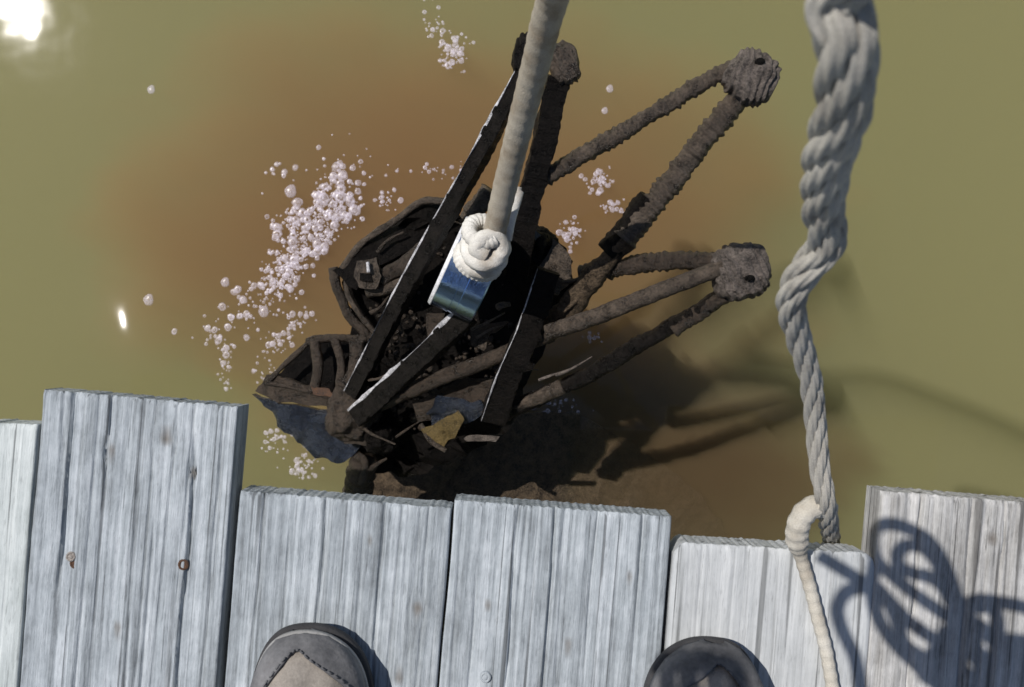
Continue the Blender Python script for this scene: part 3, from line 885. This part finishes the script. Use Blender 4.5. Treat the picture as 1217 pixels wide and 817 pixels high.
# magnet rope with the knot
mr = [HAND + Vector((0.0, 0.03, 0.02)), Vector((0.16, 0.15, 0.98)), Vector((0.20, 0.26, 0.72)), Vector((0.09, 0.28, 0.38)), Vector((0.037, 0.245, 0.235)), P(655, 5, 0.17), P(636, 80, 0.09), P(618, 150, 0.02), P(602, 215, -0.045), P(591, 262, -0.09), P(585, 288, -0.115)]
line = empty('magnet_rope', P(580, 290, MZ), 'taut dirty braided rope with a white knot pulling up the magnet', 'rope')
mp_ = spline(mr, 420)
tot = [0]
for i in range(1, len(mp_)): tot.append(tot[-1] + (mp_[i] - mp_[i - 1]).length)
def braid(i, t, k, a):
    s = tot[i]
    b = 0.035 * math.cos(7 * a + s * 2 * math.pi / 0.03) * math.cos(7 * a - s * 2 * math.pi / 0.03)
    r_ = 0.0112 * (1 + b + 0.03 * noise.noise(Vector((s * 60, a, 0))))
    return r_ * math.cos(a), r_ * math.sin(a)
v, f = sweep(mp_, braid, 28)
mesh_obj('standing_line', v, f, M['rope_tan'], line)
# knot: wraps round the line plus a bight through the eye
kc = P(578, 290, -0.115)
kd = (P(600, 225, -0.03) - P(576, 300, -0.13)).normalized()
k1 = kd.cross(Vector((1, 0, 0))).normalized(); k2 = kd.cross(k1)
def wrap(turns, r0, r1, rise, ph0, off, rad, name, n=150, mat='rope_white', sq=1.0):
    pts = []
    for i in range(n):
        t = i / (n - 1)
        a = ph0 + turns * 2 * math.pi * t
        r_ = 0.88 * (r0 + (r1 - r0) * t) + 0.0016 * math.sin(9 * t + ph0)
        pts.append(kc + off + kd * (rise * (t - 0.5)) + (k1 * math.cos(a) * sq + k2 * math.sin(a)) * r_)
    def ring(i, t, k, a):
        b = 0.09 * math.cos(4 * a + i * 0.55) * math.cos(4 * a - i * 0.55)
        return rad * (1 + b) * math.cos(a), rad * (1 + b) * math.sin(a)
    v, f = sweep(pts, ring, 16)
    return mesh_obj(name, v, f, M[mat], line)
wrap(2.3, 0.0205, 0.0185, 0.030, 0.4, -kd * 0.012, 0.0080, 'knot_wrap')
wrap(1.2, 0.019, 0.016, 0.020, 2.6, kd * 0.012 + Vector((-0.004, 0.002, 0)), 0.0076, 'knot_wrap')
wrap(1.0, 0.022, 0.020, -0.022, 4.4, -kd * 0.022 + Vector((-0.004, -0.004, 0)), 0.0078, 'knot_wrap', sq=0.8)
bp = [P(560, 276, -0.115), P(556, 296, -0.105), P(566, 312, -0.098), P(584, 312, -0.098), P(596, 298, -0.10), P(590, 282, -0.095), P(574, 284, -0.09), P(566, 296, -0.092), P(578, 304, -0.095)]
bs = spline(bp, 110)
v, f = sweep(bs, lambda i, t, k, a: (0.0078 * (1 + 0.07 * math.cos(5 * a + i * 0.5)) * math.cos(a), 0.0078 * (1 + 0.07 * math.cos(5 * a + i * 0.5)) * math.sin(a)), 16)
mesh_obj('knot_bight', v, f, M['rope_white'], line)
tp = spline([P(603, 286, -0.12), P(606, 262, -0.115), P(611, 240, -0.11), P(615, 222, -0.108)], 40)
v, f = sweep(tp, lambda i, t, k, a: (0.0062 * (0.75 + 0.5 * t) * (1 if t < 0.93 else 0.6) * math.cos(a), 0.0045 * math.sin(a)), 12)
mesh_obj('rope_tail', v, f, M['rope_white'], line)

# hand-held coil: above the picture's frame, its shadow falls on the right-hand boards
def up_sun(px, py, h):
    p = P(px, py, 0.0)
    return p + SUN * (h / SUN.z)
coil = empty('cord_coil', Vector((-0.1, 0.1, 0.9)), 'loose dark cord coil held above, casting looped shadows on the right boards', 'cord')
loops = [[(980 + (x - 229) / 2.288 , 460 + y / 2.288) for x, y in l_] for l_ in (
    [(600, 610), (575, 530), (548, 468), (508, 415), (450, 382), (400, 372), (366, 384), (358, 425), (372, 474), (412, 512), (470, 560), (530, 602), (600, 650)],
    [(600, 625), (560, 560), (536, 482), (500, 440), (455, 430), (428, 452), (432, 488), (470, 506), (520, 520), (560, 556), (610, 640)],
    [(366, 470), (356, 540), (366, 604), (392, 662), (432, 712), (484, 762), (545, 812), (600, 860)],
    [(376, 556), (410, 600), (430, 650), (446, 700), (500, 740), (560, 800)],
    [(370, 545), (450, 630), (510, 675), (560, 706), (620, 730)],
    [(210, 455), (270, 492), (352, 542), (376, 552)],
    [(350, 542), (292, 555), (264, 600), (276, 660), (310, 735), (326, 820), (330, 900)],
    [(590, 620), (606, 596), (650, 580), (720, 588), (790, 606), (850, 650)],
    [(640, 600), (690, 604), (702, 680), (692, 760), (690, 840)],
    [(600, 600), (604, 690), (600, 770), (610, 850)],
    [(590, 660), (630, 720), (660, 780), (690, 850)],
    [(620, 700), (660, 730), (720, 750), (800, 790)],
    [(630, 640), (640, 700), (660, 760), (650, 850)],
    [(600, 700), (570, 760), (560, 840)],
)]
for q, lp_ in enumerate(loops):
    n = len(lp_)
    pts = [up_sun(x, y, 0.878 + 0.008 * math.sin(q * 1.7) + 0.006 * math.sin(i * 2.1 + q)) for i, (x, y) in enumerate(lp_)]
    sp = spline(pts, 90)
    v, f = sweep(sp, lambda i, t, k, a: (0.0060 * math.cos(a), 0.0060 * math.sin(a)), 10)
    mesh_obj('cord_loop', v, f, M['cord'], coil)

# ---------------------------------------------------------------- person (only the toes of the shoes are in view)
person = empty('person', Vector((0, -0.45, 0)), 'person at the dock edge in tan and grey shoes, only the toes showing', 'person')
def shoe(cx, toe_y, yaw, mirror):
    Lh = 0.29
    base = Matrix.Translation(P(cx, toe_y, 0.0) + Vector((0, 0, 0.0006))) @ Matrix.Rotation(yaw, 4, 'Z') @ Matrix.Scale(mirror, 4, Vector((1, 0, 0)))
    sec = [(0.0, 0.006), (0.006, 0.021), (0.018, 0.0335), (0.035, 0.0430), (0.06, 0.0500), (0.09, 0.0525), (0.13, 0.0480), (0.18, 0.0400), (0.22, 0.0385), (0.26, 0.0360), (0.28, 0.0270), (0.29, 0.008)]
    hts = [0.030, 0.040, 0.049, 0.055, 0.060, 0.066, 0.082, 0.100, 0.108, 0.108, 0.104, 0.085]
    def centre(y): return 0.010 * math.exp(-((y - 0.03) / 0.06) ** 2) - 0.004
    def loftparts(z0, fn, shrink, sub=36):
        v, f = [], []
        for (y, hw), h in zip(sec, hts):
            for k in range(sub + 1):
                a = math.pi * k / sub
                x = math.cos(a) * (hw - shrink)
                zz = fn(y, h, math.sin(a), a)
                v.append(base @ Vector((centre(y) + x, -y, zz)))
        for j in range(len(sec) - 1):
            for k in range(sub):
                q = j * (sub + 1) + k
                f.append((q, q + 1, q + sub + 2, q + sub + 1))
        return v, f
    def fix(o):
        m = o.modifiers.new('sub', 'SUBSURF'); m.levels = 1; m.render_levels = 2
        return o
    def outline(z0, z1, grow, name, mat):
        ring = [(centre(y) + hw + grow, y) for y, hw in sec] + [(centre(y) - hw - grow, y) for y, hw in reversed(sec)]
        n = len(ring); v = []
        for z, g in ((z0, -0.002), (z0 + 0.002, 0.0), (z1 - 0.002, 0.0), (z1, -0.002)):
            for x, y in ring:
                c = 0.145
                k = 1 + (grow + g) / 0.145
                v.append(base @ Vector((centre(y) + (x - centre(y)) * (1 + g / 0.05), -(c + (y - c) * k), z + (0.012 * max(0, 1 - y / 0.05) ** 2 if z > z0 + 0.004 or True else 0))))
        f = [(q * n + k, q * n + (k + 1) % n, (q + 1) * n + (k + 1) % n, (q + 1) * n + k) for q in range(3) for k in range(n)]
        f.append(tuple(range(n))[::-1]); f.append(tuple(3 * n + k for k in range(n)))
        return fix(mesh_obj(name, v, f, mat, sh, True))
    sh = bpy.data.objects.new('shoe', None); C.objects.link(sh)
    sh.empty_display_size = 0.05
    sh.parent = person; sh.matrix_parent_inverse = person.matrix_world.inverted()
    outline(0.0, 0.014, 0.0055, 'outsole', M['shoe_dark'])
    outline(0.0145, 0.024, 0.0035, 'midsole', M['shoe_mid'])
    def up(y, h, s, a):
        wr = (0.0024 * math.sin(7 * a + 30 * y) + 0.0012 * math.sin(95 * y + 5 * math.cos(a))) * s * (1 if 0.02 < y < 0.13 else 0.2)
        return 0.022 + (h - 0.022) * s ** 0.62 + wr
    v, f = loftparts(0, up, 0.001)
    fix(mesh_obj('upper', v, f, M['shoe_tan'], sh))
    # rubber toe guard: skin over the front of the upper, higher at the sides
    v, f = [], []
    sub = 28
    rows = 12
    for j in range(rows):
        for k in range(sub + 1):
            a = math.pi * k / sub
            reach = 0.010 + 0.055 * abs(math.cos(a)) ** 1.5 + 0.004 * math.sin(5 * a + 1)
            y = reach * j / (rows - 1)
            for q in range(len(sec) - 1):
                if sec[q][0] <= y <= sec[q + 1][0]:
                    t = (y - sec[q][0]) / (sec[q + 1][0] - sec[q][0])
                    hw = sec[q][1] * (1 - t) + sec[q + 1][1] * t; h = hts[q] * (1 - t) + hts[q + 1] * t
                    break
            v.append(base @ Vector((centre(y) + math.cos(a) * (hw + 0.0022), -y + 0.0025, up(y, h, math.sin(a), a) + 0.0022)))
    for j in range(rows - 1):
        for k in range(sub):
            q = j * (sub + 1) + k
            f.append((q, q + 1, q + sub + 2, q + sub + 1))
    g = mesh_obj('toe_guard', v, f, M['shoe_grey'], sh)
    so = g.modifiers.new('th', 'SOLIDIFY'); so.thickness = 0.0025
    sv, sf = [], []
    for k in range(2, sub - 1):
        p0, p1 = v[(rows - 2) * (sub + 1) + k], v[(rows - 2) * (sub + 1) + k + 1]
        pts = [p0.lerp(p1, 0.1) + Vector((0, 0, 0.0012)), p0.lerp(p1, 0.5) + Vector((0, 0, 0.0020)), p0.lerp(p1, 0.72) + Vector((0, 0, 0.0012))]
        a_, b_ = sweep(pts, lambda i, t, k, a: (0.0009 * math.cos(a), 0.0009 * math.sin(a)), 6, base=len(sv))
        sv += a_; sf += b_
    mesh_obj('stitching', sv, sf, M['shoe_grey'], sh)
    for j in range(4):
        y = 0.115 + 0.022 * j
        pts = [base @ Vector((centre(y) + x, -y - 0.01 * (x > 0) , 0.079 + 0.2 * (y - 0.115) + 0.006 - 10 * x * x)) for x in (-0.03, -0.015, 0, 0.015, 0.03)]
        v, f = sweep(spline(pts, 16), lambda i, t, k, a: (0.0032 * math.cos(a), 0.0018 * math.sin(a)), 8)
        mesh_obj('lace', v, f, M['lace'], sh)
shoe(362, 741, R(4), 1)
shoe(846, 757, R(-5), -1)

def skin(name, chain, edges, mat, parent, root=0, lv=2):
    me = bpy.data.meshes.new(name)
    me.from_pydata([c[:3] for c in chain], edges, [])
    me.update()
    o = bpy.data.objects.new(name, me); C.objects.link(o)
    o.modifiers.new('skin', 'SKIN')
    if not me.skin_vertices: me.attributes
    bm = bmesh.new(); bm.from_mesh(me)
    lay = bm.verts.layers.skin.verify()
    bm.verts.ensure_lookup_table()
    for v, c in zip(bm.verts, chain):
        r_ = c[3]
        v[lay].radius = (r_, r_) if isinstance(r_, (int, float)) else r_
    bm.verts[root][lay].use_root = True
    bm.to_mesh(me); bm.free()
    o.modifiers['skin'].use_smooth_shade = True
    s = o.modifiers.new('sub', 'SUBSURF'); s.levels = lv; s.render_levels = lv
    me.materials.append(mat)
    o.parent = parent; o.matrix_parent_inverse = parent.matrix_world.inverted()
    return o
LH = Vector((-0.375, 0.075, 1.09))
def fingers(h, d, side, chain, edges, wrist_i):
    """five curled fingers rooted in the palm"""
    d = d.normalized(); up_ = Vector((0, 0, 1)); sd = d.cross(up_).normalized() * side
    palm = len(chain); p = h + d * 0.045
    chain.append((*p, (0.036, 0.018))); edges.append((wrist_i, palm))
    for q, (o_, ln_) in enumerate(((-0.03, 0.030), (-0.010, 0.034), (0.011, 0.032), (0.03, 0.025))):
        b = p + sd * o_ + d * 0.04
        pts = [b, b + d * ln_ * 0.8 - up_ * 0.012, b + d * ln_ * 0.6 - up_ * 0.04, b + d * 0.002 - up_ * 0.046]
        last = palm
        for t in pts:
            chain.append((*t, 0.0088)); edges.append((last, len(chain) - 1)); last = len(chain) - 1
    b = h + d * 0.02 - sd * 0.035
    last = palm
    for t in (b - up_ * 0.008, b + d * 0.03 - sd * 0.010 - up_ * 0.02, b + d * 0.05 + sd * 0.008 - up_ * 0.032):
        chain.append((*t, 0.0095)); edges.append((last, len(chain) - 1)); last = len(chain) - 1
body = [(0, -0.46, 0.95, (0.15, 0.11)), (0, -0.45, 1.15, (0.14, 0.10)), (0, -0.42, 1.35, (0.16, 0.11)), (0, -0.39, 1.46, 0.06), (0, -0.36, 1.53, 0.055), (0, -0.32, 1.60, (0.075, 0.09)), (0, -0.31, 1.69, (0.08, 0.095)), (0, -0.32, 1.76, 0.05),
        (-0.19, -0.42, 1.40, 0.06), (-0.36, -0.32, 1.18, 0.042), (-0.373, -0.02, 1.10, 0.028),
        (0.19, -0.42, 1.40, 0.06), (0.38, -0.24, 1.16, 0.042), (-0.02, 0.0, 0.985, 0.028),
        (-0.10, -0.46, 0.86, 0.085), (-0.16, -0.42, 0.48, 0.055), (-0.185, -0.44, 0.12, 0.038),
        (0.10, -0.46, 0.86, 0.085), (0.16, -0.42, 0.48, 0.055), (0.185, -0.45, 0.12, 0.038)]
be = [(0, 1), (1, 2), (2, 3), (3, 4), (4, 5), (5, 6), (6, 7), (2, 8), (8, 9), (9, 10), (2, 11), (11, 12), (12, 13), (0, 14), (14, 15), (15, 16), (0, 17), (17, 18), (18, 19)]
fingers(Vector(body[10][:3]), Vector((0.0, 1, -0.1)), 1, body, be, 10)
fingers(Vector(body[13][:3]), Vector((-0.8, 0.55, -0.05)), -1, body, be, 13)
skin('body', body, be, M['skin'], person)
skin('trousers', [(0, -0.46, 1.0, (0.165, 0.125)), (0, -0.46, 0.93, (0.165, 0.125)), (-0.11, -0.46, 0.84, 0.105), (-0.165, -0.42, 0.48, 0.078), (-0.188, -0.44, 0.085, 0.07), (0.11, -0.46, 0.84, 0.105), (0.165, -0.42, 0.48, 0.078), (0.188, -0.45, 0.085, 0.07)],
     [(0, 1), (1, 2), (2, 3), (3, 4), (1, 5), (5, 6), (6, 7)], M['denim'], person, 1)
skin('shirt', [(0, -0.46, 0.88, (0.185, 0.15)), (0, -0.45, 1.15, (0.16, 0.12)), (0, -0.42, 1.36, (0.18, 0.13)), (0, -0.395, 1.455, 0.078), (-0.2, -0.42, 1.40, 0.08), (-0.37, -0.32, 1.18, 0.06), (-0.374, -0.05, 1.105, 0.044), (0.2, -0.42, 1.40, 0.08), (0.385, -0.24, 1.16, 0.06), (0.03, -0.03, 1.0, 0.044)],
     [(0, 1), (1, 2), (2, 3), (2, 4), (4, 5), (5, 6), (2, 7), (7, 8), (8, 9)], M['shirt'], person, 1)
def blob(name, c, rx, ry, rz, mat, cut=None):
    v, f = [], []
    nu, nv = 24, 14
    for q in range(nv + 1):
        th = math.pi * q / nv * (cut or 1.0)
        for k in range(nu):
            ph = 2 * math.pi * k / nu
            v.append(Vector(c) + Vector((rx * math.sin(th) * math.cos(ph), ry * math.sin(th) * math.sin(ph), rz * math.cos(th))))
    for q in range(nv):
        for k in range(nu):
            f.append((q * nu + k, (q + 1) * nu + k, (q + 1) * nu + (k + 1) % nu, q * nu + (k + 1) % nu))
    o = mesh_obj(name, v, f, mat, person)
    return o
blob('hair', (0, -0.335, 1.68), 0.098, 0.115, 0.13, M['hair'], 0.55)
for sx in (-1, 1):
    blob('eye', (sx * 0.032, -0.228, 1.655), 0.012, 0.010, 0.008, M['shoe_mid'])
    blob('ear', (sx * 0.09, -0.32, 1.645), 0.012, 0.02, 0.03, M['skin'])
blob('nose', (0, -0.222, 1.63), 0.013, 0.02, 0.024, M['skin'])
blob('mouth', (0, -0.232, 1.585), 0.024, 0.010, 0.007, M['shirt'])

# ---------------------------------------------------------------- foam on the water
def dome(bmv, bmf, c, r, seg=10, rings=4, squash=0.13):
    base = len(bmv)
    sd_ = c.x * 900 + c.y * 700
    wob = [1 + 0.32 * noise.noise(Vector((math.cos(2 * math.pi * k / seg) * 1.3 + sd_, math.sin(2 * math.pi * k / seg) * 1.3, sd_ * 0.3))) for k in range(seg)]
    for j in range(rings):
        th = (math.pi / 2) * j / rings
        for k in range(seg):
            a = 2 * math.pi * k / seg
            bmv.append(c + Vector((wob[k] * r * math.cos(th) * math.cos(a), wob[k] * r * math.cos(th) * math.sin(a), r * squash * math.sin(th))))
    bmv.append(c + Vector((0, 0, r * squash)))
    for j in range(rings - 1):
        for k in range(seg):
            q = base + j * seg; q2 = (k + 1) % seg
            bmf.append((q + k, q + q2, q + seg + q2, q + seg + k))
    q = base + (rings - 1) * seg
    for k in range(seg):
        bmf.append((q + k, q + (k + 1) % seg, base + rings * seg))

rndf = random.Random(77)
def foam(label, spots, name='foam'):
    """spots: (px, py, spread px along, across, angle, count, rmin, rmax)"""
    v, f, used = [], [], []
    for (px, py, sx, sy, ang, cnt, r0, r1) in spots:
        for _ in range(int(cnt * 2.0)):
            a, b = rot((rndf.gauss(0, sx), rndf.gauss(0, sy)), R(ang))
            r_ = 0.7 * r0 + (r1 * 0.85 - 0.7 * r0) * rndf.random() ** 3.0
            x, y = px + a, py + b
            if any((x - ux) ** 2 + (y - uy) ** 2 < (0.38 * (r_ + ur)) ** 2 for ux, uy, ur in used): continue
            used.append((x, y, r_))
            dome(v, f, P(x, y, WATER_Z + 0.0006), S(r_, WATER_Z))
    return tag(mesh_obj(name, v, f, M['bubble']), label, 'foam', None, 'stuff')
foam('thick drift of white bubbles left of the scrap frame', [
    (398, 236, 14, 16, 0, 80, 1.6, 9), (385, 262, 22, 12, -30, 90, 1.4, 6), (350, 262, 14, 9, -20, 40, 1.6, 8), (358, 296, 20, 12, -40, 110, 1.4, 8),
    (338, 318, 14, 10, -50, 60, 1.4, 7), (330, 345, 14, 12, -40, 40, 1.4, 5)])
foam('thin scatter of bubbles trailing down towards the tall plank', [
    (300, 362, 26, 16, -40, 34, 1.4, 6), (262, 395, 18, 10, 0, 16, 1.6, 6), (268, 440, 5, 20, 0, 20, 1.6, 6), (420, 200, 30, 16, 0, 16, 1.4, 4), (460, 240, 8, 8, 0, 14, 1.4, 5), (525, 203, 18, 5, 0, 12, 1.2, 4), (330, 200, 6, 8, 0, 5, 2, 5)])
foam('small streak of bubbles near the top edge', [(540, 62, 9, 10, 0, 44, 1.4, 6), (516, 28, 7, 14, -25, 16, 1.4, 4.5)])
foam('bubble patch between the two upper right legs', [(712, 216, 8, 7, 0, 24, 1.6, 6), (730, 246, 9, 6, 0, 12, 1.6, 5), (680, 276, 7, 9, 0, 22, 1.4, 5)])
foam('bubbles clinging beside the hub of the frame', [(352, 384, 12, 8, -30, 20, 1.6, 6), (330, 408, 9, 7, 0, 18, 1.4, 5), (318, 440, 8, 10, 0, 10, 1.4, 4)])
foam('bubbles in the gap between the frame and the planks', [(360, 552, 8, 9, 0, 26, 1.4, 5), (328, 522, 10, 10, 0, 18, 1.4, 5)])
foam('few bubbles beside the lowest right leg', [(664, 480, 14, 6, 0, 14, 1.2, 4), (706, 400, 4, 4, 0, 6, 1.4, 4)])
for (px, py, r_, lb) in ((180, 107, 5, 'lone bubble on open water at the upper left'), (177, 357, 6.5, 'lone bubble up and right of the bright sun glint'), (725, 106, 4.5, 'upper of two lone bubbles left of the top right leg'),
                         (719, 132, 4, 'lower of two lone bubbles left of the top right leg'), (346, 228, 7.5, 'round bubble apart from the drift, upper left of it'), (268, 336, 5.5, 'lone bubble left of the foam drift'), (314, 371, 6.5, 'big round bubble below the foam drift')):
    v, f = [], []
    dome(v, f, Vector((0, 0, 0)), S(r_, WATER_Z), 16, 6, 0.3)
    o = mesh_obj('bubble', v, f, M['bubble'])
    o.location = P(px, py, WATER_Z + 0.0006)
    tag(o, lb, 'bubble')
